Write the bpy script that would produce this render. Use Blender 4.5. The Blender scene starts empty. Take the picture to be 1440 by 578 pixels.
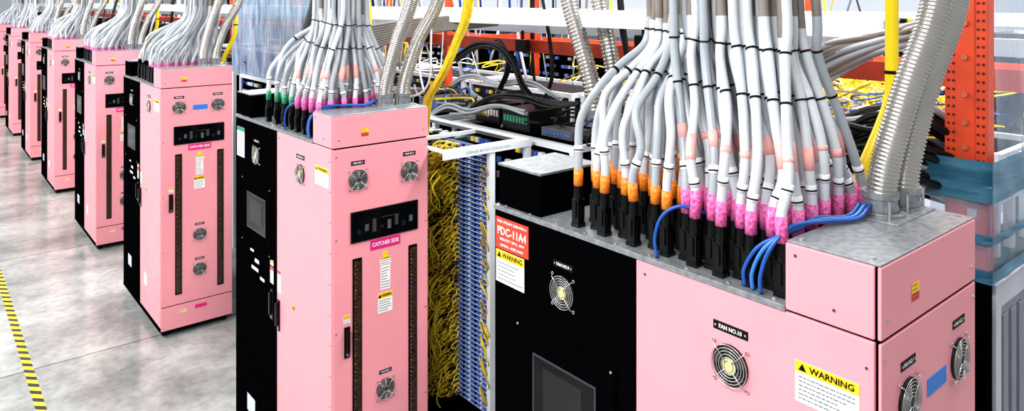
import bpy, bmesh, math, random
from mathutils import Vector, Matrix
random.seed(11)
S = bpy.context.scene
C = S.collection
try:
    S.view_settings.view_transform = 'Standard'
except Exception:
    pass

# ------------------------------------------------------------------ materials
def lin(c):
    out = []
    for v in c:
        v /= 255.0
        out.append(v/12.92 if v <= 0.04045 else ((v+0.055)/1.055)**2.4)
    return tuple(out)+(1.0,)
MATS = {}
def mat(name, col, rough=0.5, metal=0.0, var=0.06, scale=12.0, alpha=1.0, emit=0.0, col2=None, bump=0.0, stretch=None, spec=.5):
    if name in MATS: return MATS[name]
    m = bpy.data.materials.new(name); m.use_nodes = True
    nt = m.node_tree; b = nt.nodes['Principled BSDF']
    tc = nt.nodes.new('ShaderNodeTexCoord')
    nz = nt.nodes.new('ShaderNodeTexNoise'); nz.inputs['Scale'].default_value = scale; nz.inputs['Detail'].default_value = 5
    src = tc.outputs['Object']
    if stretch:
        mp = nt.nodes.new('ShaderNodeMapping'); mp.inputs['Scale'].default_value = stretch
        nt.links.new(src, mp.inputs['Vector']); src = mp.outputs['Vector']
    nt.links.new(src, nz.inputs['Vector'])
    cr = nt.nodes.new('ShaderNodeValToRGB')
    c = lin(col)
    if col2: a, d = c, lin(col2)
    else:
        a = tuple(x*(1-var) for x in c[:3])+(1,); d = tuple(min(1, x*(1+var)) for x in c[:3])+(1,)
    cr.color_ramp.elements[0].color = a; cr.color_ramp.elements[1].color = d
    cr.color_ramp.elements[0].position = .35; cr.color_ramp.elements[1].position = .65
    nt.links.new(nz.outputs['Fac'], cr.inputs['Fac'])
    nt.links.new(cr.outputs['Color'], b.inputs['Base Color'])
    b.inputs['Roughness'].default_value = rough; b.inputs['Metallic'].default_value = metal
    b.inputs['Alpha'].default_value = alpha
    b.inputs['Specular IOR Level'].default_value = spec
    if bump:
        bp = nt.nodes.new('ShaderNodeBump'); bp.inputs['Strength'].default_value = bump; bp.inputs['Distance'].default_value = .01
        nt.links.new(nz.outputs['Fac'], bp.inputs['Height']); nt.links.new(bp.outputs['Normal'], b.inputs['Normal'])
    MATS[name] = m
    return m

PINK = mat('pink_paint', (240,152,162), .4, var=.02, scale=6, spec=.3)
BLACK = mat('black_paint', (3,3,4), .22, var=.1, spec=.0)
GASKET = mat('black_gasket', (3,3,3), .8, spec=.0)
GALV = mat('galvanized_steel', (126,130,134), .34, .5, scale=50, col2=(156,160,163))
STEEL = mat('steel', (190,190,188), .3, .8)
WHITE = mat('white_label', (244,244,240), .5, var=.01)
YELL = mat('yellow_label', (252,206,24), .5, var=.02)
RED = mat('red_sign', (222,56,34), .5, var=.02)
INK = mat('ink', (10,8,8), .6, spec=.1)
WINK = mat('white_ink', (240,240,240), .6, var=0.0)
GINK = mat('grey_green_ink', (110,140,128), .6)
MAGB = mat('magenta_band', (200,44,132), .45, scale=130, col2=(236,128,186))
MAG = mat('magenta_label', (226,24,124), .45, var=.03)
ORB = mat('orange_band', (234,104,10), .45, scale=130, col2=(252,156,34))
GRB = mat('green_band', (10,110,78), .45, scale=130, col2=(50,160,110))
SALM = mat('salmon_tape', (247,176,168), .5, var=.02)
CABLE = mat('cable_grey', (164,170,176), .36, var=.04, scale=25)
CABLE2 = mat('cable_light', (206,210,215), .36, var=.04, scale=25)
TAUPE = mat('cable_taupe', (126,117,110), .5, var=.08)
PLAST = mat('black_plastic', (7,7,8), .33, var=.2, spec=.22)
BLUE = mat('blue_cord', (18,80,168), .35, var=.1)
BLUEL = mat('blue_cord_light', (50,122,200), .35, var=.1)
YEL = mat('yellow_tube', (252,222,10), .3, var=.03)
YFIB = mat('yellow_fiber', (238,194,24), .45, scale=40, col2=(254,230,60))
GLASSD = mat('dark_window', (5,6,8), .08, var=.3, spec=.12)
SLOT = mat('slot_cables', (6,6,7), .3, scale=55, col2=(70,46,30), stretch=(1,1,2.5))
HUBY = mat('fan_hub_cream', (222,214,140), .5)
HUBD = mat('fan_hub_dark', (52,50,48), .5)
FAND = mat('fan_dark', (14,13,13), .5, spec=.2)
BTAPE = mat('blue_tape', (28,116,205), .5, var=.08)
TAPEB = mat('teal_tape', (34,92,122), .3, scale=9, col2=(70,134,164), bump=.5, stretch=(.5,.5,3))
ORANGE = mat('orange_steel', (230,72,30), .42, var=.12, scale=9)
WSTEEL = mat('white_steel', (230,234,238), .4, var=.03)
CONDUIT = mat('flex_conduit', (190,185,179), .25, .85, var=.06)
PLGREY = mat('panel_grey', (150,154,168), .4, .1, var=.05)
DARKG = mat('dark_grey', (20,22,26), .5, var=.3, scale=20, spec=.15)
MIDG = mat('mid_grey', (74,80,88), .45, var=.2, scale=20)
PBLUE = mat('port_blue', (34,72,178), .4, scale=60, col2=(84,128,220))
PANELW = mat('panel_bluewhite', (180,192,214), .4, scale=40, col2=(222,230,240))
CLEAR = mat('clear_sheet', (206,220,234), .1, alpha=.4, scale=6, col2=(130,168,204), bump=.7, stretch=(1,1,.3))
HAZE = mat('blue_sheet', (190,208,226), .22, alpha=.85, scale=5, col2=(90,126,168), bump=.6, stretch=(1,2.2,.5))
OLIVE = mat('olive_fiber', (176,140,24), .5)

# ------------------------------------------------------------------ mesh builder
def cr_spline(P, n=6):
    P = [Vector(p) for p in P]; out = []
    Q = [P[0]*2-P[1]]+P+[P[-1]*2-P[-2]]
    for i in range(1, len(Q)-2):
        for k in range(n):
            t = k/n; a, b, c, d = Q[i-1], Q[i], Q[i+1], Q[i+2]
            out.append(.5*((2*b)+(c-a)*t+(2*a-5*b+4*c-d)*t*t+(3*b-a-3*c+d)*t**3))
    out.append(P[-1]); return out
class MB:
    def __init__(s, M=None): s.V = []; s.F = []; s.I = []; s.M = M; s.off = Vector((0,0,0))
    def v(s, p):
        p = Vector(p)
        if s.M is not None: p = s.M @ p
        s.V.append(p+s.off); return len(s.V)-1
    def f(s, idx, mi=0): s.F.append(idx); s.I.append(mi)
    def box(s, a0, a1, b0, b1, c0, c1, mi=0):
        n = [s.v((a, b, c)) for c in (c0, c1) for b in (b0, b1) for a in (a0, a1)]
        for q in ((0,2,3,1),(4,5,7,6),(0,1,5,4),(2,6,7,3),(0,4,6,2),(1,3,7,5)): s.f([n[i] for i in q], mi)
        return s
    def tube(s, P, r, seg=8, mi=0, cap=True):
        P = [Vector(p) for p in P]; N = len(P)
        t0 = (P[1]-P[0]).normalized(); up = Vector((0,0,1)) if abs(t0.z) < .9 else Vector((1,0,0))
        u = t0.cross(up).normalized(); rings = []
        for i in range(N):
            t = (P[min(i+1,N-1)]-P[max(i-1,0)]).normalized()
            u = (u-t*u.dot(t)).normalized(); w = t.cross(u)
            rr = r[i] if isinstance(r, (list, tuple)) else r
            rings.append([s.v(P[i]+(u*math.cos(2*math.pi*k/seg)+w*math.sin(2*math.pi*k/seg))*rr) for k in range(seg)])
        for i in range(N-1):
            m = mi[i] if isinstance(mi, list) else mi
            for k in range(seg):
                s.f([rings[i][k], rings[i][(k+1)%seg], rings[i+1][(k+1)%seg], rings[i+1][k]], m)
        if cap:
            s.f(rings[0][::-1], mi[0] if isinstance(mi, list) else mi); s.f(rings[-1], mi[-1] if isinstance(mi, list) else mi)
        return s
    def ring(s, c, R, r, seg=24, sec=5, mi=0):
        rings = []
        for i in range(seg):
            A = 2*math.pi*i/seg
            rings.append([s.v((c[0]+(R+r*math.cos(2*math.pi*k/sec))*math.cos(A), c[1]+(R+r*math.cos(2*math.pi*k/sec))*math.sin(A), c[2]+r*math.sin(2*math.pi*k/sec))) for k in range(sec)])
        for i in range(seg):
            for k in range(sec):
                s.f([rings[i][k], rings[(i+1)%seg][k], rings[(i+1)%seg][(k+1)%sec], rings[i][(k+1)%sec]], mi)
        return s
    def prism(s, pts, c0, c1, mi=0):
        lo = [s.v((a, b, c0)) for a, b in pts]; hi = [s.v((a, b, c1)) for a, b in pts]; n = len(pts)
        s.f(lo[::-1], mi); s.f(hi, mi)
        for i in range(n): s.f([lo[i], lo[(i+1)%n], hi[(i+1)%n], hi[i]], mi)
        return s
    def build(s, name, mats, parent=None, smooth=False, bevel=0, loc=None):
        if not isinstance(mats, (list, tuple)): mats = [mats]
        me = bpy.data.meshes.new(name); me.from_pydata([tuple(v) for v in s.V], [], s.F)
        for m in mats: me.materials.append(m)
        me.polygons.foreach_set('material_index', s.I)
        bm = bmesh.new(); bm.from_mesh(me); bmesh.ops.recalc_face_normals(bm, faces=bm.faces); bm.to_mesh(me); bm.free()
        if smooth: me.polygons.foreach_set('use_smooth', [True]*len(me.polygons))
        o = bpy.data.objects.new(name, me); C.objects.link(o)
        if parent: o.parent = parent
        if loc: o.location = loc
        if bevel:
            b = o.modifiers.new('bevel', 'BEVEL'); b.width = bevel; b.segments = 2; b.limit_method = 'ANGLE'
        return o
def tag(o, label=None, cat=None, group=None, kind=None):
    if label: o['label'] = label
    if cat: o['category'] = cat
    if group: o['group'] = group
    if kind: o['kind'] = kind
    return o
def thing(name, label, cat, loc=(0,0,0), group=None):
    o = bpy.data.objects.new(name, None); C.objects.link(o); o.location = loc; o.empty_display_size = .1
    return tag(o, label, cat, group)
KIDS = {}
def dup(o, parent=None):
    c = o.copy(); C.objects.link(c)
    if parent: c.parent = parent
    for ch in list(KIDS.get(o.name, [])): dup(ch, c)
    return c
def index_kids():
    KIDS.clear()
    for o in bpy.data.objects:
        if o.parent: KIDS.setdefault(o.parent.name, []).append(o)

TXT = {}
def text(s, a, b, c, h, w, m, parent, M, name='lettering', bold=.018):
    key = (s, bold)
    if key not in TXT:
        cu = bpy.data.curves.new('t', 'FONT'); cu.body = s; cu.resolution_u = 2; cu.offset = bold
        o = bpy.data.objects.new('t', cu); C.objects.link(o)
        dg = bpy.context.evaluated_depsgraph_get()
        me = bpy.data.meshes.new_from_object(o.evaluated_get(dg))
        TXT[key] = ([v.co.copy() for v in me.vertices], [list(p.vertices) for p in me.polygons])
        bpy.data.objects.remove(o); bpy.data.curves.remove(cu); bpy.data.meshes.remove(me)
    V, F = TXT[key]
    x0 = min(v.x for v in V); x1 = max(v.x for v in V); y0 = min(v.y for v in V); y1 = max(v.y for v in V)
    sx = w/(x1-x0); sy = h/(y1-y0)
    mb = MB(M)
    for v in V: mb.v((a+(v.x-(x0+x1)/2)*sx, b+(v.y-(y0+y1)/2)*sy, c))
    for f in F: mb.f(f)
    me = bpy.data.meshes.new(name); me.from_pydata([tuple(v) for v in mb.V], [], mb.F); me.materials.append(m)
    o = bpy.data.objects.new(name, me); C.objects.link(o); o.parent = parent
    return o

FR = Matrix(((1,0,0,0),(0,0,-1,0),(0,1,0,0),(0,0,0,1)))      # a->+X, b->+Z, c->-Y
SD = Matrix(((0,0,-1,0),(-1,0,0,0),(0,1,0,0),(0,0,0,1)))     # a->-Y, b->+Z, c->-X

# ------------------------------------------------------------------ camera
cam = bpy.data.cameras.new('camera'); co = bpy.data.objects.new('camera', cam); C.objects.link(co)
YAW = math.radians(39.6)
co.location = (0,0,2.75); co.rotation_euler = (math.pi/2, 0, -YAW)
cam.sensor_width = 36; cam.lens = 1018/1440*36; cam.shift_y = -287/1440; cam.clip_start = .05
S.camera = co
Fw = Vector((math.sin(YAW), math.cos(YAW))); Rt = Vector((math.cos(YAW), -math.sin(YAW)))
def at(px, py, X):
    r = (px-720)/1018
    Y = X*(Rt.x-Fw.x*r)/(Fw.y*r-Rt.y)
    d = Fw.x*X+Fw.y*Y
    return Vector((X, Y, 2.75-(py-2)*d/1018))

# ------------------------------------------------------------------ setting
fm = bpy.data.materials.new('polished_concrete'); fm.use_nodes = True
nt = fm.node_tree; b = nt.nodes['Principled BSDF']; N = nt.nodes.new; Lk = nt.links.new
tc = N('ShaderNodeTexCoord'); n1 = N('ShaderNodeTexNoise'); n1.inputs['Scale'].default_value = 1.1; n1.inputs['Detail'].default_value = 10; n1.inputs['Roughness'].default_value = .64
n2 = N('ShaderNodeTexNoise'); n2.inputs['Scale'].default_value = 16; n2.inputs['Detail'].default_value = 8
Lk(tc.outputs['Object'], n1.inputs['Vector']); Lk(tc.outputs['Object'], n2.inputs['Vector'])
r1 = N('ShaderNodeValToRGB'); r1.color_ramp.elements[0].position = .38; r1.color_ramp.elements[1].position = .62
r1.color_ramp.elements[0].color = lin((126,128,126)); r1.color_ramp.elements[1].color = lin((186,187,183))
Lk(n1.outputs['Fac'], r1.inputs['Fac'])
r2 = N('ShaderNodeValToRGB'); r2.color_ramp.elements[0].position = .3; r2.color_ramp.elements[1].position = .56
r2.color_ramp.elements[0].color = (.78,.78,.78,1); r2.color_ramp.elements[1].color = (1,1,1,1)
Lk(n2.outputs['Fac'], r2.inputs['Fac'])
mx = N('ShaderNodeMix'); mx.data_type = 'RGBA'; mx.blend_type = 'MULTIPLY'; mx.inputs['Factor'].default_value = 1
Lk(r1.outputs['Color'], mx.inputs['A']); Lk(r2.outputs['Color'], mx.inputs['B'])
br = N('ShaderNodeTexBrick'); br.offset = 0; br.inputs['Scale'].default_value = 1
br.inputs['Brick Width'].default_value = 2.9; br.inputs['Row Height'].default_value = 2.9
br.inputs['Mortar Size'].default_value = .009; br.inputs['Mortar Smooth'].default_value = .3
br.inputs['Color1'].default_value = (1,1,1,1); br.inputs['Color2'].default_value = (.74,.75,.74,1); br.inputs['Mortar'].default_value = (.3,.28,.25,1)
mp = N('ShaderNodeMapping'); mp.inputs['Location'].default_value = (.1, 2.25, 0)
Lk(tc.outputs['Object'], mp.inputs['Vector']); Lk(mp.outputs['Vector'], br.inputs['Vector'])
mx2 = N('ShaderNodeMix'); mx2.data_type = 'RGBA'; mx2.blend_type = 'MULTIPLY'; mx2.inputs['Factor'].default_value = 1
Lk(mx.outputs['Result'], mx2.inputs['A']); Lk(br.outputs['Color'], mx2.inputs['B'])
Lk(mx2.outputs['Result'], b.inputs['Base Color']); b.inputs['Roughness'].default_value = .2
fl = MB().box(-8, 10, -4, 34, -.1, 0).build('floor', fm); fl['kind'] = 'structure'
WALL = mat('wall_paint', (222,230,240), .6, var=.03, scale=1)
o = MB().box(9.6, 9.8, -4, 34, 0, 5.5).build('wall_right', WALL); o['kind'] = 'structure'
o = MB().box(-8, 9.8, 33.6, 33.8, 0, 5.5).build('wall_back', WALL); o['kind'] = 'structure'

# hazard tape
hm = bpy.data.materials.new('hazard_tape'); hm.use_nodes = True
nt = hm.node_tree; b = nt.nodes['Principled BSDF']; N = nt.nodes.new; Lk = nt.links.new
tc = N('ShaderNodeTexCoord'); sx = N('ShaderNodeSeparateXYZ'); Lk(tc.outputs['Object'], sx.inputs[0])
ad = N('ShaderNodeMath'); ad.operation = 'ADD'; Lk(sx.outputs['X'], ad.inputs[0]); Lk(sx.outputs['Y'], ad.inputs[1])
mu = N('ShaderNodeMath'); mu.operation = 'MULTIPLY'; Lk(ad.outputs[0], mu.inputs[0]); mu.inputs[1].default_value = 8.0
fr = N('ShaderNodeMath'); fr.operation = 'FRACT'; Lk(mu.outputs[0], fr.inputs[0])
gt = N('ShaderNodeMath'); gt.operation = 'GREATER_THAN'; Lk(fr.outputs[0], gt.inputs[0]); gt.inputs[1].default_value = .5
mm = N('ShaderNodeMix'); mm.data_type = 'RGBA'; Lk(gt.outputs[0], mm.inputs['Factor'])
mm.inputs['A'].default_value = lin((250,212,20)); mm.inputs['B'].default_value = lin((14,12,10))
Lk(mm.outputs['Result'], b.inputs['Base Color']); b.inputs['Roughness'].default_value = .5
tag(MB().box(.635, .695, 0, 24, 0, .0015).build('hazard_tape', hm), 'yellow and black striped warning tape stuck along the concrete floor', 'tape')

# ------------------------------------------------------------------ cabinet
W, D, HB, HT = .54, 1.30, 2.05, 2.20
def fan(parent, M, a, b_, cream=True):
    m = MB(M)
    m.tube([(a,b_,0),(a,b_,.004)], .05, 28, 0)
    for k in range(5):
        A = 2*math.pi*k/5
        pts = [(a+r*math.cos(A+d), b_+r*math.sin(A+d)) for r, d in ((.017,0),(.046,.15),(.047,.75),(.02,.8))]
        m.prism(pts, .004, .0055, 1)
    f = m.build('cooling_fan', [FAND, HUBD], parent)
    MB(M).tube([(a,b_,.004),(a,b_,.0075)], .019, 20).build('fan_hub', HUBY if cream else HUBD, f)
    g = MB(M)
    for R in (.013,.0205,.028,.0355,.043,.0505): g.ring((a,b_,.0095), R, .0011)
    for k in range(4):
        A = math.pi/4+k*math.pi/2; c_, s_ = math.cos(A), math.sin(A)
        g.tube([(a+.012*c_, b_+.012*s_, .0105), (a+.058*c_, b_+.058*s_, .0105), (a+.064*c_, b_+.064*s_, .002)], .0014, 5)
        g.ring((a+.066*c_, b_+.066*s_, .0025), .0045, .0014, 10, 4)
    g.build('fan_guard', STEEL, f, smooth=True)
    return f
def fan_label(parent, M, a, b_, s, w=.085, h=.021):
    p = MB(M).box(a-w/2, a+w/2, b_-h/2, b_+h/2, 0, .0015).build('fan_label', INK, parent)
    text(s, a, b_, .0019, h*.5, w*.66, WINK, p, M)
    for q in (-1,1): MB(M).tube([(a+q*w*.43,b_,.0015),(a+q*w*.43,b_,.003)], .003, 8).build('rivet', STEEL, p)
def small_print(parent, M, a0, a1, b0, b1, n, m=None, c=.0014):
    q = MB(M); st = (b1-b0)/n
    for i in range(n):
        y = b1-(i+.5)*st; e = a1-(a1-a0)*random.choice((0,.05,.3,.12)); x = a0
        while x < e-.004:
            l = random.uniform(.004, .012); q.box(x, min(x+l, e), y-st*.12, y+st*.12, c, c+.0003); x += l+.002
    return q.build('small_print', m or MIDG, parent)
def warning(parent, M, a0, a1, b0, b1, n=5):
    p = MB(M).box(a0, a1, b0, b1, 0, .001).build('warning_label', WHITE, parent)
    hh = min((b1-b0)*.27, .03)
    MB(M).box(a0, a1, b1-hh, b1, .001, .0013).build('header', YELL, p)
    w = a1-a0
    text('WARNING', a0+w*.58, b1-hh*.5, .0018, hh*.6, w*.7, INK, p, M, bold=.03)
    ta = a0+w*.12; q = MB(M); q.prism([(ta-hh*.38, b1-hh*.82), (ta+hh*.38, b1-hh*.82), (ta, b1-hh*.16)], .0013, .0018); q.build('triangle', INK, p)
    small_print(p, M, a0+w*.06, a1-w*.06, b0+(b1-b0)*.06, b1-hh*1.2, n)
    return p
def sticker(parent, M, a0, a1, b0, b1, top=YELL, bot=WHITE, name='sticker', split=.45):
    p = MB(M).box(a0, a1, b0, b1, 0, .001).build(name, bot, parent)
    MB(M).box(a0, a1, b1-(b1-b0)*split, b1, .001, .0013).build('header', top, p)
    small_print(p, M, a0+.002, a1-.002, b0, b1, max(3, int((b1-b0)/.009)), c=.0013)
    return p
def handle(parent, M, a, b0, b1):
    h = MB(M).box(a-.016, a+.016, b0, b1, 0, .006).build('door_handle', PLAST, parent, bevel=.003)
    MB(M).box(a-.009, a+.009, b0+.03, b1-.012, .006, .022).build('paddle', PLAST, h, bevel=.004)
    MB(M).tube([(a, b0+.016, .006), (a, b0+.016, .01)], .007, 12).build('lock', STEEL, h)

def make_cabinet():
    r = thing('power_cabinet', 'x', 'cabinet', (1.55,.67,0))
    MB().box(.008, W-.008, .006, D-.006, .05, HB-.014).build('chassis', GASKET, r)
    MB().box(0, .02, .014, .662, .085, HB-.016).build('pink_side_door', PINK, r, bevel=.003)
    MB().box(W-.02, W, .014, D-.004, .085, HB-.016).build('side_panel', BLACK, r, bevel=.003)
    MB().box(0, .02, .668, D-.004, .085, HB-.016).build('black_side_door', BLACK, r, bevel=.003)
    MB().box(.002, W-.002, 0, .007, .255, HB-.016).build('front_door', PINK, r, bevel=.002)
    MB().box(.002, W-.002, 0, .007, .06, .247).build('lower_panel', PINK, r, bevel=.002)
    MB().box(0, W, .03, D, .045, .08).build('plinth', BLACK, r)
    MB().box(-.003, W+.003, .215, D, HB-.016, HB).build('top_plate', GALV, r, bevel=.002)
    tb = MB().box(0, W, .014, .215, HB-.01, HT-.006).build('top_box', PINK, r, bevel=.003)
    MB().box(.004, W-.004, .007, .016, HB-.012, HT-.008).build('gasket', GASKET, tb)
    MB().box(.001, W-.001, 0, .008, HB-.008, HT-.006).build('front_lid', PINK, tb, bevel=.002)
    MB().box(.004, W-.004, .002, .213, HT-.006, HT).build('metal_lid', GALV, tb, bevel=.002)
    for x, y in ((.03,.03),(.27,.03),(.51,.03),(.03,.19),(.27,.19),(.51,.19)): MB().tube([(x,y,HT),(x,y,HT+.004)], .006, 8).build('lid_screw', STEEL, tb)
    for i in range(9):
        y = .25+i*.125
        MB().tube([(.014,y,HB),(.014,y,HB+.004)], .005, 8).build('plate_screw', STEEL, r)
    rb = MB().box(.012, .275, D-.225, D-.012, HB, HB+.135).build('rear_box', BLACK, r, bevel=.003)
    MB().box(.009, .278, D-.228, D-.009, HB+.135, HB+.142).build('box_lid', GALV, rb)
    for x, y in ((.05,.08),(W-.05,.08),(.05,D-.08),(W-.05,D-.08)):
        f = MB(); f.tube([(x,y,0),(x,y,.014)], .028, 14); f.tube([(x,y,.014),(x,y,.05)], .01, 10); f.build('foot', PLAST, r)
    for z in (.3,.7,1.15,1.6,2.0,.09,.22):
        for a in (.016,W-.016): MB(FR).tube([(a,z,0),(a,z,.003)], .004, 8).build('screw', STEEL, r)
    for a in (.03,W-.03): MB(FR).tube([(a,HB+.03,0),(a,HB+.03,.003)], .004, 8).build('screw', STEEL, r)
    for i in range(13): MB(SD).tube([(-.03,.2+i*.148,0),(-.03,.2+i*.148,.002)], .003, 8).build('rivet', HUBD, r)
    for l, z in ((.63,2.0),(.1,HB+.025),(.19,HT-.03)): MB(SD).tube([(-l,z,0),(-l,z,.002)], .0035, 8).build('rivet', HUBD, r)
    fan(r, FR, .132, 1.875, False); fan(r, FR, .425, 1.875, False)
    fan_label(r, FR, .132, 1.958, 'FAN NO.1', .075, .02); fan_label(r, FR, .425, 1.965, 'FAN NO.2', .075, .02)
    fan(r, FR, .285, .80, False); fan(r, FR, .285, .51, False)
    fan_label(r, FR, .285, .888, 'FAN NO.3', .07, .018); fan_label(r, FR, .285, .598, 'FAN NO.4', .07, .018)
    wf = MB(FR).box(.092, .474, 1.568, 1.72, 0, .006).build('window', PLAST, r, bevel=.002)
    MB(FR).box(.1, .466, 1.576, 1.712, .006, .008).build('pane', GLASSD, wf)
    q = MB(FR)
    for i in range(8):
        a = .125+i*.042; q.box(a, a+.02, 1.605+.012*(i%2), 1.63+.02*(i%3), .008, .0085, i%3)
    for z in (1.668,): q.box(.26,.36,z,z+.003,.008,.0085,2)
    q.build('breakers', [DARKG, MIDG, HUBD], wf)
    cs = MB(FR).box(.2, .37, 1.512, 1.56, 0, .002).build('magenta_sign', MAG, r)
    text('CATCHER SIDE', .285, 1.537, .0026, .02, .15, WINK, cs, FR)
    for a0 in (.103, .42):
        s_ = MB(FR).box(a0, a0+.05, .335, 1.49, 0, .003).build('cable_slot', GASKET, r)
        MB(FR).box(a0+.006, a0+.044, .345, 1.48, .003, .0045).build('slot_window', SLOT, s_)
        q = MB(FR)
        for i in range(56):
            z = .355+i*.02; e = random.uniform(.012,.02); q.box(a0+.01, a0+e, z, z+.005, .0045, .0055, i%2)
        q.build('wire_ends', [PBLUE if a0>.3 else HUBD, mat('copper_wire',(150,100,50),.4)], s_)
    handle(r, FR, .073, 1.02, 1.17)
    sticker(r, FR, .055, .09, 1.185, 1.225)
    MB(FR).tube([(.285,1.475,0),(.285,1.475,.002)], .017, 16).build('round_tag', YELL, r)
    warning(r, FR, .255, .315, 1.425, 1.462, 2)
    p = MB(FR).box(.258, .312, 1.30, 1.42, 0, .001).build('paper_tag', WHITE, r); small_print(p, FR, .262, .308, 1.305, 1.415, 8)
    warning(r, FR, .243, .325, 1.185, 1.285, 5)
    sticker(r, FR, .14, .185, .18, .205); MB(FR).box(.25,.34,.185,.215,0,.001).build('magenta_sticker', MAG, r)
    sticker(r, FR, .15, .19, 2.085, 2.125, YELL, RED, split=.55)
    fan(r, SD, -.36, 1.855, True); fan_label(r, SD, -.36, 1.942, 'FAN NO.10', .098, .022)
    warning(r, SD, -.19, -.045, 1.842, 1.935, 6)
    fan(r, SD, -.955, 1.85, True); fan_label(r, SD, -.955, 1.932, 'FAN NO.9', .085, .02)
    ep = MB(SD).box(-1.18, -.735, 1.30, 1.70, 0, .006).build('equipment_panel', BLACK, r, bevel=.002)
    for a in (-1.165,-.75):
        for z in (1.685,1.315): MB(SD).tube([(a,z,.006),(a,z,.009)], .004, 8).build('screw', STEEL, ep)
    bz = MB(SD)
    for rct in ((-1.09,-.81,1.61,1.616),(-1.09,-.81,1.404,1.41),(-1.09,-1.084,1.41,1.61),(-.816,-.81,1.41,1.61)): bz.box(*rct, .006, .008)
    bz.build('screen_bezel', mat('bezel_grey',(50,53,58),.4,spec=.2), ep)
    MB(SD).box(-1.084,-.816,1.41,1.61,.006,.0072).build('screen', GLASSD, ep)
    MB(SD).box(-1.04,-.87,1.45,1.585,.0072,.0076).build('display', mat('display_glass',(18,20,23),.12,spec=.2), ep)
    handle(r, SD, -.725, .97, 1.14); handle(r, SD, -.635, .94, 1.11)
    sticker(r, SD, -.755, -.71, 1.17, 1.26, MAG, WHITE, split=.2); sticker(r, SD, -.655, -.61, 1.15, 1.27, RED, WHITE, split=.15)
    sticker(r, SD, -.755, -.71, 1.27, 1.30); sticker(r, SD, -.46, -.43, 1.12, 1.15, YELL, RED)
    for a, z, w, h in ((-1.05,1.30,.05,.012),(-.98,1.25,.06,.02),(-1.03,1.2,.1,.018),(-.9,1.17,.06,.016)): MB(SD).box(a, a+w, z-.03, z-.03+h, 0, .0015).build('name_strip', WHITE, r)
    MB(SD).box(-.52,-.44,.30,.40,0,.001).build('white_sticker', WHITE, r)
    MB(SD).box(-1.1,-.98,.3,.4,0,.001).build('white_sticker', PANELW, r)
    q = MB().box(.30, .53, .09, .2, HT, HT+.004)
    for x in (.375,.475): q.tube([(x,.155,HT),(x,.155,HT+.012)], .05, 20)
    q.build('conduit_flange', GALV, r, bevel=.001)
    for x in (.322,.428,.526): MB().tube([(x,.12,HT+.004),(x,.12,HT+.05)], .0045, 8).build('clamp_bolt', STEEL, r)
    return r
Y0 = [.67, 3.22, 6.35, 9.06, 12.11, 14.86, 17.83, 20.8]
cab = make_cabinet()
index_kids()
labs = ['largest pink and black power cabinet, nearest, with orange and magenta cable bands on top',
 'pink and black cabinet beside the tall rack of yellow fibers, green banded cables on top',
 'pink and black cabinet with blue tape between its upper fans',
 'pink cabinet just behind the blue-taped one in the receding row',
 'fourth pink cabinet from the left edge, second behind the blue-taped one',
 'third pink cabinet from the left edge, narrow and far down the aisle',
 'second pink cabinet from the left edge, small and far down the aisle',
 'farthest pink cabinet, cut off by the left edge of the photo']
cabs = [cab]
for i in range(1, 8):
    c = dup(cab); c.location = (1.55, Y0[i], 0); cabs.append(c)
    c.scale.y = 1.045
cabs[2].scale.x = 1.06
for i, c in enumerate(cabs): c['label'] = labs[i]; c['group'] = 'pink power cabinets in a row'
f = cabs[0]
sg = MB(SD).box(-1.288, -1.118, 1.905, 2.012, 0, .002).build('red_sign', RED, f)
text('FED FROM USB-P04-1', -1.203, 1.999, .0026, .009, .15, WINK, sg, SD)
text('PDC-11A4', -1.203, 1.968, .0026, .028, .15, WINK, sg, SD)
text('480/277 3PH, 4W', -1.203, 1.939, .0026, .010, .13, WINK, sg, SD)
text('600A, 65KAIC', -1.203, 1.919, .0026, .010, .12, WINK, sg, SD)
warning(f, SD, -1.288, -1.14, 1.79, 1.90, 5)
for i in (0, 2):
    MB(FR).box(.235, .345, 1.845, 1.885, 0, .0015).build('blue_tape', BTAPE, cabs[i])
p = MB(SD).box(-1.27, -1.15, 1.80, 1.98, 0, .001).build('notice_label', WHITE, cabs[1]); small_print(p, SD, -1.26, -1.16, 1.81, 1.94, 7)
MB(SD).box(-1.27,-1.15,1.955,1.98,.001,.0014).build('green_header', GRB, p)

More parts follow.
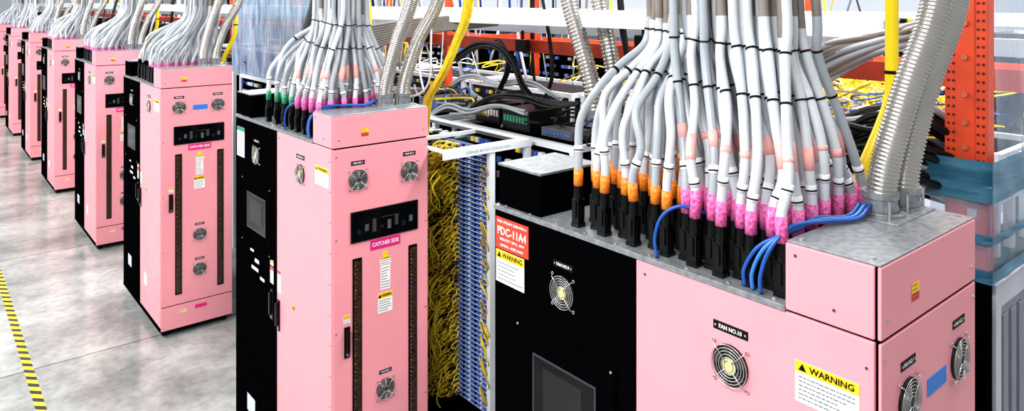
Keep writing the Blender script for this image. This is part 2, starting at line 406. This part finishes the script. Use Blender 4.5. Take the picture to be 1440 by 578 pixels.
# ------------------------------------------------------------------ cables on the cabinets
def conn_mesh():
    m = MB(); m.box(-.016,.016,-.016,.016,0,.012); m.box(-.014,.014,-.014,.014,.012,.085)
    m.box(-.018,-.014,-.006,.006,.03,.08); m.box(.014,.018,-.006,.006,.03,.08); m.box(-.008,.008,-.018,-.014,.02,.07)
    m.tube([(0,0,.085),(0,0,.092),(0,0,.13)], [.015,.016,.0135], 10)
    me = m.build('connector', PLAST, None, bevel=.0015); d = me.data; bpy.data.objects.remove(me); return d
CONN = conn_mesh()
FAR = MB()
def cable(ci, base, tgt, left, mode, bandm, glabel, ggroup):
    L = Vector((1.55, Y0[ci], 0))+Vector(base)
    t = Vector(tgt)-Vector(base)
    j = lambda s: random.uniform(-s, s)
    q_ = 1 if ci < 2 else 1.9
    if left:
        h = j(.035)
        P = [(0,0,.125),(j(.003),j(.003),.20),(t.x*.05+j(.012)*q_,t.y*.03+j(.016)*q_,.30+h),(t.x*.22+j(.014)*q_,t.y*.24+j(.016)*q_,.40+h),(t.x*.58+j(.016)*q_,t.y*.62+j(.018)*q_,.485+h*.6),(t.x*.92,t.y*.94+j(.01),.56),(t.x,t.y,.63),(t.x+j(.006),t.y+j(.006),.70),(t.x+.01,t.y+.02,.95)]
    else:
        bw = j(.022)*q_; e = j(.03)
        P = [(0,0,.125),(j(.004),j(.004),.19),(t.x*.16+j(.018)*q_,t.y*.12+bw,.30+e),(t.x*.55+j(.014)*q_,t.y*.52+bw,.42+e),(t.x*.9,t.y*.9+bw*.5,.55),(t.x+j(.01),t.y+j(.014),.66),(t.x+.01,t.y+.02,.95)]
    R = .0128 if ci < 2 else .0112
    n = 5 if mode == 2 else 3
    pts = cr_spline(P, n)
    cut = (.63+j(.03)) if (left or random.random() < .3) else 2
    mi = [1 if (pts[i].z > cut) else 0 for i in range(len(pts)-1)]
    cm = random.choice((CABLE, CABLE2, CABLE2))
    def sub(z0, z1, rr, name, m, parent, seg=10):
        q = []
        for z in (z0, (z0+z1)/2, z1):
            for i in range(len(pts)-1):
                if pts[i].z <= z <= pts[i+1].z:
                    k = (z-pts[i].z)/(pts[i+1].z-pts[i].z); q.append(pts[i].lerp(pts[i+1], k)); break
        if len(q) < 2: return
        return MB().tube(q, rr, seg).build(name, m, parent, smooth=True)
    if mode == 2:
        root = thing('power_cable', glabel, 'cable', L, ggroup)
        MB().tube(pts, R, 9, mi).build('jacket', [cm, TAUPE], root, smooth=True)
        o = bpy.data.objects.new('connector', CONN); C.objects.link(o); o.parent = root
        sub(.128, .18 if left else .192+j(.008), R+.002, 'marker_band', bandm, root)
        a = .225+j(.02)
        sub(a, a+.022, R+.001, 'label_sleeve', WINK, root)
        sub(a+.006, a+.010, R+.0014, 'printed_line', INK, root)
        if not left and random.random() < .7: sub(.30+j(.025), .335+j(.025), R+.001, 'pink_tape', SALM, root)
        zt = .54+tgt[1]*.08; sub(zt, zt+.005, R+.0022, 'cable_tie', INK, root)
        zt = .42+tgt[1]*.07; sub(zt, zt+.005, R+.0022, 'cable_tie', INK, root)
    else:
        m = MB() if mode == 1 else FAR
        if mode == 0: m.off = L
        c0 = 0 if (mode == 1 or cm is CABLE2) else 4
        m.box(-.015,.015,-.016,.016,0,.1,2); m.tube([(0,0,.1),(0,0,.135)], .015, 6, 2)
        m.tube([(0,0,.13),(0,0,.175)], R+.0025, 6, 3)
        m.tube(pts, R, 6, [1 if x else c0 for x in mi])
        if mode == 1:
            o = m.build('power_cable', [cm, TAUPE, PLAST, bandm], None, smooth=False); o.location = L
            tag(o, glabel, 'cable', ggroup)
cn = ['the nearest cabinet', 'the cabinet beside the fiber rack', 'the blue-taped cabinet', 'the cabinet behind the blue-taped one', 'the fourth cabinet from left', 'the third cabinet from left', 'the second cabinet from left', 'the farthest cabinet']
bn = {0:('orange',ORB),1:('green',GRB)}
for ci in range(8):
    mode = 2 if ci < 2 else (1 if ci == 2 else 0)
    cname, bm_ = bn.get(ci, ('dark', GASKET))
    step = 1 if ci < 5 else 2
    sx_ = 0 if ci == 0 else (.03 if ci == 1 else .12+random.uniform(-.05,.08)); sy_ = 0 if ci == 0 else (.0 if ci == 1 else random.uniform(-.22,.0))
    k = 0
    NX, NY = (6, 7)
    for ix in range(NX):
        for iy in range(NY):
            base = (.05+ix*.078+(iy%2)*.026+random.uniform(-.005,.005), .60+iy*.056+random.uniform(-.004,.004), HB)
            k += 1
            if k % step: continue
            tgt = (.29+ix*.026+random.uniform(-.008,.008)+sx_, .72+iy*.023+(ix%2)*.011+random.uniform(-.006,.006)+sy_, 0)
            cable(ci, base, tgt, True, mode, bm_, 'grey cable, %s band, arching from rear sockets of %s' % (cname, cn[ci]), '%s banded cables on %s' % (cname, cn[ci]))
    NX, NY = (7, 8)
    for ix in range(NX):
        for iy in range(NY):
            k += 1
            if k % step: continue
            base = (.042+ix*.068+(iy%2)*.026+random.uniform(-.004,.004), .245+iy*.0425+random.uniform(-.002,.002), HB)
            tgt = (.17+ix*.025+random.uniform(-.008,.008)+sx_, .32+iy*.047+(ix%2)*.023+random.uniform(-.01,.01)+sy_, 0)
            cable(ci, base, tgt, False, mode, MAGB, 'grey cable with magenta band rising steeply from %s' % cn[ci], 'magenta banded cables on %s' % cn[ci])
FAR.off = Vector((0,0,0))
tag(FAR.build('far_cables', [CABLE2, TAUPE, PLAST, MAGB, CABLE]), 'grey cable bundles rising from the small far cabinets beyond the blue-taped one', 'cables', kind='stuff')

# ------------------------------------------------------------------ flexible conduits
def conduit(P, r, name, label, group, loc=(0,0,0), collar=True, m=CONDUIT, pitch=.0105, seg=20, cat='conduit'):
    pts = cr_spline(P, 24)
    L = sum((pts[i+1]-pts[i]).length for i in range(len(pts)-1)); n = int(L/pitch*3)
    out = []; acc = 0; st = L/n
    out.append(pts[0]); tgt = st
    for a in range(len(pts)-1):
        sl = (pts[a+1]-pts[a]).length
        while acc+sl >= tgt-1e-9 and sl > 0:
            out.append(pts[a].lerp(pts[a+1], (tgt-acc)/sl)); tgt += st
        acc += sl
    rad = [r*(1.0 if k % 3 else .86) for k in range(len(out))]
    root = thing(name, label, cat, loc, group)
    MB().tube(out, rad, seg).build('corrugated_hose', m, root, smooth=True)
    if collar:
        p = Vector(P[0]); c = MB(); c.tube([p-Vector((0,0,.004)), p+Vector((0,0,.042))], r*1.12, 24); c.tube([p+Vector((0,0,.042)), p+Vector((0,0,.058))], r*1.22, 24)
        c.tube([p+Vector((0,0,.012)), p+Vector((0,0,.022))], r*1.2, 24)
        c.build('collar', GALV, root)
    return root
cA = conduit([(.375,.165,HT+.004),(.38,.155,HT+.12),(.42,.115,HT+.33),(.48,.07,HT+.55),(.55,.05,3.1)], .037, 'flexible_conduit', 'ribbed grey conduit, left of the pair on the nearest cabinet', 'ribbed conduits on the nearest cabinet', (1.55,.67,0))
cB = conduit([(.475,.15,HT+.004),(.485,.145,HT+.12),(.55,.12,HT+.33),(.66,.09,HT+.55),(.74,.07,3.1)], .037, 'flexible_conduit', 'ribbed grey conduit, right of the pair on the nearest cabinet', 'ribbed conduits on the nearest cabinet', (1.55,.67,0))
index_kids()
for i in range(1, 6):
    for src, nm in ((cA,'left'),(cB,'right')):
        c = dup(src); c.location = (1.55, Y0[i], 0); c['label'] = 'ribbed grey conduit, %s of the pair on %s' % (nm, cn[i]); c['group'] = 'ribbed conduits on %s' % cn[i]

def cord(P, r, m, name, label, cat='cable', group=None, n=6, seg=7, loc=None):
    o = MB().tube(cr_spline(P, n), r, seg).build(name, m, None, smooth=True)
    if loc: o.location = loc
    return tag(o, label, cat, group)
for ci in (0, 1):
    for k in range(3):
        e = k*.016
        cord([(.012+e*.4,.285+e*1.6,HB+.002),(.004+e*.4,.28+e*1.6,HB+.05),(.008+e*.5,.258+e,HB+.115),(.06+e,.232,HB+.165-e*.4),(.17,.20+e,HT+.014),(.26,.17+e*.8,HT+.010),(.33,.17+e*.8,HT+.03)], .0052, (BLUE,BLUEL,BLUE)[k], 'blue_cable', 'blue cable looping onto the box lid of %s' % cn[ci], 'cable', 'blue cables on %s' % cn[ci], loc=(1.55,Y0[ci],0))
    cord([(.014,.60,HB+.002),(.006,.60,HB+.06),(.012,.58,HB+.12),(.04,.54,HB+.15),(.08,.49,HB+.135)], .0048, BLUE, 'blue_cable', 'single blue cable arching before rear sockets of %s' % cn[ci], loc=(1.55,Y0[ci],0))

for i in (0, 2, 3):
    y = Y0[i]-.68
    t = thing('yellow_tube', 'bright yellow bent tube rising behind %s' % cn[i], 'tube', (0,y,0))
    MB().tube(cr_spline([(2.13,1.015,.0),(2.13,1.015,1.2),(2.13,1.015,2.04),(2.13,1.012,2.15),(2.155,.995,2.25),(2.21,.965,2.38),(2.235,.95,2.46),(2.24,.948,2.54),(2.24,.948,2.8),(2.24,.948,3.15)], 8), .0185, 16).build('pipe', YEL, t, smooth=True)
    MB().tube([(2.24,.948,2.535),(2.24,.948,2.545)], .0205, 12).build('black_clip', INK, t)

# ------------------------------------------------------------------ open fiber rack
rk = thing('fiber_rack', 'open white steel rack of blue patch panels between the two nearest pink cabinets', 'rack', (0,0,0))
ZR = 1.965
for x in (2.41, 2.67):
    for y in (3.1, 4.14): MB().box(x, x+.035, y, y+.03, 0, ZR).build('post', WSTEEL, rk)
MB().box(2.1, 2.13, 4.14, 4.17, 0, ZR).build('post', WSTEEL, rk)
q = MB(); q.box(2.1,2.71,3.095,3.10,ZR-.035,ZR+.005); q.box(2.1,2.71,3.10,3.16,ZR,ZR+.005); q.box(2.1,2.71,4.12,4.17,ZR,ZR+.005)
q.box(2.1,2.15,3.16,4.12,ZR,ZR+.005); q.box(2.65,2.71,3.16,4.12,ZR,ZR+.005); q.box(2.705,2.71,3.10,4.17,ZR-.035,ZR)
q.box(2.15,2.65,3.55,3.575,ZR-.02,ZR)
tf = q.build('top_frame', WSTEEL, rk)
text('DENSE RY101-STRADA04', 2.4, ZR-.015, 0, .013, .3, GINK, tf, Matrix.Translation((0,3.0945,0)) @ FR, bold=0)
MB().box(2.46,2.48,3.13,4.1,.05,ZR-.03).build('back_panel', GASKET, rk)
cbm = mat('circuit_board',(24,70,58),.4,scale=50,col2=(60,110,96))
for x in (2.2,2.5): 
    b_ = MB().box(x,x+.14,3.62,4.08,ZR-.09,ZR-.05).build('circuit_tray', cbm, rk)
    q = MB()
    for i in range(6): q.box(x+.02,x+.06,3.65+i*.07,3.69+i*.07,ZR-.05,ZR-.03,i%2); q.box(x+.08,x+.12,3.66+i*.07,3.68+i*.07,ZR-.05,ZR-.035,1)
    q.build('components', [PLAST, WSTEEL], b_)
pp0 = None
for k in range(54):
    z = .5+k*.0268
    if pp0 is None:
        pp0 = thing('patch_panel', 'blue port patch panel stacked in the open white rack', 'patch panel', (2.415,3.135,z), 'patch panels in the open white rack')
        MB().box(-.004, .04, 0, .48, 0, .005).build('panel_edge', PANELW, pp0)
        MB().box(.004, .04, 0, .48, .005, .018).build('panel_body', mat('panel_navy',(28,44,96),.4), pp0)
        q = MB()
        for i in range(26): q.box(-.006, .005, .008+i*.018, .018+i*.018, .0065, .016, (0,0,1,0,0,2)[(i*7)%6])
        q.build('ports', [PBLUE, PANELW, GASKET], pp0)
        index_kids()
    else:
        c = dup(pp0); c.location.z = z
q = MB()
for k in range(54):
    zr = .512+k*.0268
    for i in range(9):
        y = 3.38+i*.025; bx = .035+.012*i+random.uniform(-.01,.025); dz = random.uniform(.012,.04); mi_ = random.choice((0,0,0,0,1,2))
        P = [(2.41,y,zr),(2.41-bx*.6,y-.004,zr+.008),(2.41-bx,y+random.uniform(-.015,.01),zr-dz*.4),(2.41-bx*.7,y+.012,zr-dz),(2.405,y+.02,zr-dz-.004)]
        q.tube(cr_spline(P,4), .0036, 5, mi_, cap=False)
for k in range(50):
    z = random.uniform(.6, 1.93); y = random.uniform(3.42, 3.6)
    P = [(2.32,y,z),(2.27+random.uniform(-.03,.03),y-.02,z-.05),(2.26+random.uniform(-.03,.03),y-.03,z-.13),(2.31,y,z-.2)]
    q.tube(cr_spline(P,3), .0036, 5, random.choice((0,0,1)), cap=False)
for k in range(46):
    z = random.uniform(.6, 1.93); y = random.uniform(3.14, 3.2)
    P = [(2.41,y,z),(2.39,y-.03,z),(2.40,y-.045,z-.04),(2.42,3.14,z-.08)]
    q.tube(cr_spline(P,3), .0034, 4, random.choice((0,1)), cap=False)
tag(q.build('fiber_cords', [YFIB, OLIVE, DARKG]), 'rows of thin yellow fiber loops at the left of the blue patch panels', 'fiber cords', kind='stuff')

for k in range(7):
    a = (k%3-1)*.014; b2 = (k//3-1)*.015; j = lambda: random.uniform(-.005,.005)
    P = [at(596,190,2.3),at(600,150,2.27),at(606,132,2.26),at(624,100,2.25),at(641,60,2.28),at(656,20,2.3),at(664,-60,2.3)]
    P = [p+Vector((a+j(), b2+j(), 0)) for p in P]
    cord(P, .0072, (YFIB,YEL)[k%2], 'yellow_cable', 'yellow cable in the bundle dropping beside the open white rack', 'cable', 'bundled yellow cables above the open rack')

# ------------------------------------------------------------------ rear rows
def rear_unit(X0, X1, y0, y1, zt, name, label, group, body, light, dens=.7, rows=7, post=WSTEEL):
    r = thing(name, label, 'rack', (X0,y0,0), group)
    w = X1-X0; l = y1-y0
    MB().box(.02, w-.02, .02, l-.02, .05, zt-.03).build('equipment', body, r)
    for x in (0, w-.035):
        for y in (0, l-.035): MB().box(x, x+.035, y, y+.035, 0, zt).build('post', post, r)
    q = MB()
    for y in (0, l-.035): q.box(.035, w-.035, y, y+.035, zt-.035, zt)
    for x in (0, w-.035): q.box(x, x+.035, .035, l-.035, zt-.035, zt)
    q.build('top_frame', post, r)
    q = MB()
    n = int(l/.05)
    for zz in range(rows):
        for i in range(n-1):
            if random.random() < dens:
                q.box(-.006, .02, .05+i*.05, .085+i*.05, zt-.1-zz*.09, zt-.07-zz*.09, random.choice((0,0,1,2)))
    q.build('ports', light, r)
    return r
LT = [PBLUE, WINK, YFIB]
for k in range(22):
    y = 1.45+k*1.35
    rear_unit(2.75, 3.3, y, y+1.15, 1.96, 'equipment_rack', 'black equipment rack with white frame behind the pink cabinets', 'equipment racks directly behind the pink cabinets', BLACK, LT)
    for q_ in range(3):
        yy = y+.12+q_*.34; hh = random.choice((.05,.09,.13)) if k<6 else random.choice((.1,.3,.45)); bb = random.choice((PLAST, MIDG, PLAST, PLGREY))
        t = thing('network_box', 'small equipment box lying on top of a black equipment rack', 'equipment box', (2.82+random.uniform(0,.06), yy, 1.961), 'equipment boxes on the black racks')
        MB().box(0,.34,0,.26,0,hh).build('case', bb, t, bevel=.003)
        q = MB()
        for i in range(8): q.box(-.003,0,.02+i*.029,.038+i*.029,hh*.4,hh*.7)
        q.build('sockets', (PBLUE, GRB, WINK)[q_], t)
for k in range(19):
    y = 1.2+k*1.5
    rear_unit(4.1, 4.8, y, y+1.4, 2.0 if k<8 else 2.3, 'equipment_rack', 'dark rack under the orange steel beams', 'dark racks under the orange beams', DARKG, LT)
for k in range(13):
    y = 3.4+k*2.0
    rear_unit(5.4, 5.95, y, y+1.3, (2.42,2.22,2.5)[k%3], 'equipment_rack', 'tall black rack standing beyond the orange beams', 'tall black racks beyond the orange beams', BLACK, [PBLUE, MIDG, PLGREY], .5, 9, MIDG)
for k in range(16):
    y = .6+k*1.7
    rear_unit(6.6, 7.4, y, y+1.5, (2.5,2.35,2.6,2.42)[k%4], 'equipment_rack', 'tall mixed rack in the farthest row by the wall', 'tall racks in the farthest row', (MIDG,DARKG,BLACK,PLGREY)[k%4], [PBLUE, WINK, MIDG], .45, 9)

of = thing('orange_racking', 'orange steel racking with long beams behind the cabinets', 'racking', (0,0,0))
for k in range(10):
    y = 2.62+k*3.0
    MB().box(3.86,3.92,y,y+.06,0,3.3).build('upright', ORANGE if k%2 else WSTEEL, of)
    MB().box(4.96,5.02,y,y+.06,0,3.3).build('upright', ORANGE, of)
    MB().box(3.92,4.96,y+.02,y+.05,2.36,2.42).build('cross_beam', ORANGE, of)
MB().box(3.82,3.86,1.0,32,2.34,2.44).build('orange_beam', ORANGE, of)
MB().box(5.02,5.06,1.0,32,2.24,2.38).build('orange_beam', ORANGE, of)
MB().box(3.80,3.86,1.0,32,2.50,2.58).build('white_beam', WSTEEL, of)
MB().box(5.02,5.06,1.0,32,2.6,2.68).build('white_beam', WSTEEL, of)
for k, (x, y) in enumerate(((510,75),(735,64),(596,52),(905,60),(1085,62))):
    p = at(x, y, 3.76)
    t = thing('camera_box', 'small black box hanging under the white and orange beams', 'box', p, 'small black boxes under the beams')
    MB().box(-.03,.03,-.06,.06,-.05,.05).build('case', PLAST, t, bevel=.006); MB().box(-.008,.008,-.01,.01,.05,.12).build('hanger', INK, t)
tr = thing('cable_tray', 'white ladder cable tray running above the rear racks', 'cable tray', (0,0,0))
MB().box(3.0,3.03,1.3,31,2.60,2.70).build('rail', WSTEEL, tr); MB().box(3.5,3.53,1.3,31,2.60,2.70).build('rail', WSTEEL, tr)
q = MB()
for k in range(98): q.box(3.03,3.5,1.4+k*.3,1.43+k*.3,2.63,2.65)
q.build('rungs', WSTEEL, tr)
tr2 = thing('cable_tray', 'grey solid cable tray hung beyond the orange steel beams', 'cable tray', (0,0,0))
MB().box(6.1,6.45,1.0,31,2.56,2.58).build('tray_floor', MIDG, tr2); MB().box(6.08,6.1,1.0,31,2.56,2.66).build('rail', PLGREY, tr2); MB().box(6.45,6.47,1.0,31,2.56,2.66).build('rail', PLGREY, tr2)
tcols = [('blue',BLUE),('grey',CABLE),('yellow',YFIB),('black',PLAST),('white',WINK)]
for k in range(16):
    x = 3.06+k*.028; nm, m = tcols[[1,0,1,3,1,2,4,1,0,1,2,1,3,1,4,2][k]]
    P = [(x,1.35+random.uniform(0,.05),2.665)]+[(x+random.uniform(-.01,.01), y, 2.665+random.uniform(0,.02)) for y in (3,5,8,12,16,22,30)]
    cord(P, .012, m, 'tray_cable', '%s cable lying lengthwise in the white ladder tray' % nm, 'cable', '%s cables in the ladder tray' % nm)

for (pa, pb, r, w_) in ((((838,168),(832,120),(815,55),(800,0),(795,-40)),3.0,.052,'left'), (((866,150),(862,100),(852,45),(842,0),(838,-40)),3.15,.05,'right')):
    P = [at(x, y, pb) for x, y in pa]
    conduit(P, r, 'flexible_conduit', '%s one of two ribbed conduits rising left of the big cable bundle' % w_, 'ribbed conduits left of the big cable bundle', pitch=.022, seg=14)
conduit([at(x,y,2.5) for x,y in ((424,120),(424,80),(428,50),(440,10),(446,-30))], .035, 'flexible_conduit', 'dark ribbed conduit left of the green banded cables', None, m=mat('dark_conduit',(66,64,64),.5), pitch=.03, seg=12, collar=False)

for k in range(14):
    e = k*6.2
    P = [at(1050,150+e*.7,2.36), at(1105,104+e*.6,2.4), at(1160,62+e*.65,2.5), at(1230,44+e*.45,2.7), at(1300,32+e*.3,2.95), at(1390,24+e*.15,3.2)]
    P = [p+Vector((random.uniform(-.02,.02),random.uniform(-.01,.01),random.uniform(-.01,.01))) for p in P]
    cord(P, .0125, random.choice((TAUPE,CABLE,TAUPE)), 'grey_cable', 'grey cable sweeping in from the right behind the big cable bundle', 'cable', 'grey cables sweeping behind the big bundle')
for k in range(9):
    e = k*5
    P = [at(462,64+e,2.25), at(490,44+e,2.35), at(540,34+e*.7,2.6), at(600,26+e*.5,2.9), at(700,22+e*.3,3.2)]
    cord(P, .012, TAUPE, 'grey_cable', 'grey cable sweeping right from the green banded bundle', 'cable', 'grey cables sweeping from the second bundle')
for k in range(30):
    j = lambda s: random.uniform(-s, s)
    y0 = 160+k*4
    X = 2.32+random.uniform(0,.25)
    P = [at(1085,y0+34+j(6),X), at(1130,y0+4+j(8),X+.02), at(1190,y0+j(10),X+.08), at(1230,y0-6+j(10),X+.12), at(1290,y0-8+j(8),X+.2), at(1340,y0+10,X+.3)]
    cord(P, .013, PLAST if k % 7 else CABLE, 'thick_cable', '%s cable in the dark bundle right behind the nearest cabinet' % ('black' if k%7 else 'pale grey'), 'cable', '%s cables in the dark bundle' % ('black' if k%7 else 'pale'))
def bundle(pts, X, n, r, m, nm, where):
    for k in range(n):
        a, b2 = (k%3-1)*r*2.2, (k//3)*r*2.0
        P = [at(x, y, X)+Vector((a, a*.5, b2))+Vector([random.uniform(-.008,.008) for _ in range(3)]) for x, y in pts]
        cord(P, r, m, 'bundled_cable', '%s cable in the bundle %s' % (nm, where), 'cable', '%s cables %s' % (nm, where))
bundle([(640,85),(672,66),(700,68),(722,92),(738,128),(768,158)], 3.0, 5, .010, PLAST, 'black', 'arching above the open white rack')
bundle([(690,70),(704,60),(716,95),(700,140),(712,165)], 3.15, 4, .008, PLAST, 'black', 'dropping behind the open white rack')
bundle([(655,160),(690,140),(730,138),(775,150),(815,148)], 2.85, 6, .009, PLAST, 'black', 'lying across the first rear racks')
bundle([(600,168),(630,150),(660,158),(700,150),(740,160)], 2.8, 5, .008, CABLE, 'grey', 'lying behind the open white rack')
bundle([(620,150),(640,118),(668,108),(700,120),(745,118),(790,140)], 3.2, 5, .008, CABLE, 'grey', 'winding over the rear racks')
bundle([(640,-20),(645,70),(655,120),(690,150)], 3.3, 4, .006, CABLE2, 'pale', 'hanging beside the yellow cable bundle')
bundle([(870,-30),(876,40),(880,85),(860,130),(885,165),(930,170)], 3.1, 6, .010, PLAST, 'black', 'hanging right of the middle conduits')
bundle([(760,-20),(772,60),(776,110),(760,150)], 3.4, 3, .008, DARKG, 'dark', 'hanging left of the middle conduits')
bundle([(480,150),(500,110),(520,60),(515,-20)], 2.9, 3, .009, YEL, 'yellow', 'rising behind the green banded cables')
hc = [('grey',CABLE),('blue',BLUE),('yellow',YFIB),('black',PLAST),('white',WINK)]
for k in range(230):
    nm, m = hc[[3,0,1,2,3,0,3,4][k%8]]
    if k < 150:
        x = random.uniform(3.6, 6.2); y = random.uniform(2.2, 10) if k%2 else random.uniform(2.2,20)
    else:
        x = random.uniform(2.8, 5.5); y = random.uniform(9, 29)
    s = random.uniform(-.3,.3)
    if 4.9<x<5.1 or 3.75<x<3.95: x += .25
    cord([(x,y,3.0),(x+s*.3,y+s*.3,2.75),(x+s,y+s,2.4),(x+s*1.2,y+s*.6,2.02)], random.choice((.006,.010,.014)) if k<150 else random.choice((.015,.025)), m, 'hanging_cable', 'thin %s cable hanging down among the rear racks' % nm, 'cable', 'hanging %s cables among the rear racks' % nm, n=3)
for (a, lab) in (([(607,-20),(606,60),(604,110),(590,132),(560,138)], 'thin white cable curving down beside the second conduit pair'), ([(618,-20),(600,40),(590,90),(596,130)], 'thin white cable hanging left of the yellow cable bundle')):
    cord([at(x,y,2.3) for x,y in a], .006, WINK, 'white_cable', lab)
q = MB()
for k in range(420):
    y = random.uniform(1.5, 3.3) if k < 380 else random.uniform(3.3, 12)
    x = random.uniform(4.0, 4.9); z = random.uniform(2.0, 2.24)
    P = [(x,y,z)]
    for s in range(4): P.append((x+random.uniform(-.25,.25), y+random.uniform(-.2,.2)+.05*s, max(2.0, z+random.uniform(-.08,.09))))
    q.tube(cr_spline(P,3), .006, 4, random.choice((0,0,0,0,1,2)), cap=False)
tag(q.build('fiber_heap', [YFIB, WINK, BLUE]), 'heap of yellow and blue fiber cords on top of the dark racks', 'fiber cords', kind='stuff')
q = MB()
for k in range(150):
    y = random.uniform(1.5, 16); x = random.uniform(2.8, 3.2); z = 1.97+random.uniform(0,.08)
    P = [(x,y,z)]
    for s in range(3): P.append((x+random.uniform(-.15,.15), y+(s+1)*.15, z+random.uniform(0,.1)))
    q.tube(cr_spline(P,3), .007, 4, random.choice((0,1,2,3,3,3)), cap=False)
tag(q.build('loose_wires', [YFIB, CABLE, BLUE, PLAST]), 'mixed loose wires lying over the tops of the black equipment racks', 'wires', kind='stuff')

# plastic sheets
def sheet(line, z0, z1, m, name, label, cat='plastic sheet', n=30, amp=.02):
    q = MB(); cols = []; P = [Vector(p) for p in line]
    segs = []
    for a, b2 in zip(P[:-1], P[1:]):
        k = max(2, int(n*(b2-a).length/sum((y-x).length for x, y in zip(P[:-1], P[1:]))))
        nrm = Vector((-(b2-a).y, (b2-a).x)).normalized()
        segs += [(a.lerp(b2, i/k), nrm) for i in range(k+1)]
    for i, (p, nrm) in enumerate(segs):
        c = []
        for k in range(7):
            pp = p+nrm*amp*math.sin(i*1.3+k*.5)*(.3+.7*random.random())
            c.append(q.v((pp.x, pp.y, z0+(z1-z0)*k/6+random.uniform(-.1,.1)*amp*(k in (0,6)))))
        cols.append(c)
    for i in range(len(cols)-1):
        for k in range(6): q.f([cols[i][k], cols[i+1][k], cols[i+1][k+1], cols[i][k+1]])
    return tag(q.build(name, m, None, smooth=True), label, cat)
sheet([(2.78,6.1),(2.78,8.3)], 1.965, 3.2, HAZE, 'plastic_sheet', 'hazy blue plastic sheet hanging behind the gap left of the green banded cables')
sheet([(2.70,.80),(4.2,.80)], 2.2, 3.2, CLEAR, 'plastic_sheet', 'clear plastic sheet right of the orange perforated upright')
cr_ = thing('wrapped_crate', 'crate wrapped in clear plastic and teal tape at the right edge', 'crate', (0,0,0))
def part_sheet(*a, **k):
    o = sheet(*a, **k); o.parent = cr_
    for key in ('label','category'):
        if key in o: del o[key]
    return o
LN = [(2.58,.96),(2.58,.785),(3.6,.785)]
part_sheet(LN, 1.87, 2.16, CLEAR, 'plastic_wrap', '', amp=.006)
LN2 = [(2.572,.97),(2.572,.777),(3.6,.777)]
part_sheet(LN2, 2.12, 2.25, TAPEB, 'tape_band', '', amp=.003)
part_sheet(LN2, 1.99, 2.02, TAPEB, 'tape_band', '', amp=.003)
part_sheet(LN2, 1.87, 1.91, TAPEB, 'tape_band', '', amp=.003)
MB().box(2.61,3.6,.82,.95,1.865,1.89).build('crate_base', DARKG, cr_)
for x in (2.66,2.80,2.95,3.12,3.3): MB().box(x,x+.025,.83,.86,1.89,2.2).build('slat', WSTEEL, cr_)
MB().box(2.61,3.6,.835,.86,2.06,2.085).build('crate_rail', WSTEEL, cr_)
up = thing('orange_upright', 'orange perforated steel upright right of the nearest ribbed conduits', 'upright', (2.62,.805,0))
MB().box(0,.06,0,.125,1.89,3.3).build('column', ORANGE, up, bevel=.003)
MB().box(-.004,0,.036,.089,1.9,3.3).build('raised_rib', ORANGE, up, bevel=.0015)
HOLE = mat('hole_dark',(80,14,8),.7); BOLT = mat('light_bolt',(206,110,84),.4,.3)
for k in range(24):
    z = 2.24+k*.028
    for a in (-.012,-.027,-.098,-.113):
        MB(SD).tube([(a,z,0),(a,z,.0015)], .0048, 8).build('hole', HOLE, up)
for z in (2.28,2.36,2.45,2.57,2.68): MB(SD).tube([(-.0625,z,.004),(-.0625,z,.014)], .010, 6).build('bolt', BOLT, up)
gc = thing('grey_cabinet', 'grey ribbed metal cabinet at the lower right edge', 'cabinet', (2.64,.80,0))
MB().box(0,.9,0,.6,0,1.86).build('body', PLGREY, gc, bevel=.005)
q = MB(FR)
for a0,a1,b0,b1 in ((.0,.9,1.77,1.85),(.0,.9,.05,.12),(.0,.05,.12,1.77),(.33,.40,.12,1.77)): q.box(a0,a1,b0,b1,0,.012)
q.build('door_frame', mat('frame_lilac',(196,196,208),.4), gc, bevel=.002)
q = MB(FR)
for k in range(3): q.box(.085+k*.08,.13+k*.08,.16,1.73,0,.008)
q.build('ribs', mat('rib_grey',(128,130,144),.4,.1), gc, bevel=.002)
MB().box(-.05,.0,.0,.6,0,1.86).build('dark_gap_fill', BLACK, gc)  # black block standing in for the shade of the gap beside the cabinet

# ------------------------------------------------------------------ light
w = bpy.data.worlds.new('world'); S.world = w; w.use_nodes = True
bg = w.node_tree.nodes['Background']; bg.inputs['Color'].default_value = (.94,.97,1,1); bg.inputs['Strength'].default_value = .52
def area(x, y, z, sx_, sy_, e):
    l = bpy.data.lights.new('ceiling_light', 'AREA'); l.shape = 'RECTANGLE'; l.size = sx_; l.size_y = sy_; l.energy = e
    o = bpy.data.objects.new('ceiling_light', l); C.objects.link(o); o.location = (x,y,z)
for y in (1, 6, 11, 16, 22):
    area(-1.6, y, 5.0, .6, 3.2, 430)
    area(4.2, y, 5.2, .6, 3.2, 330)
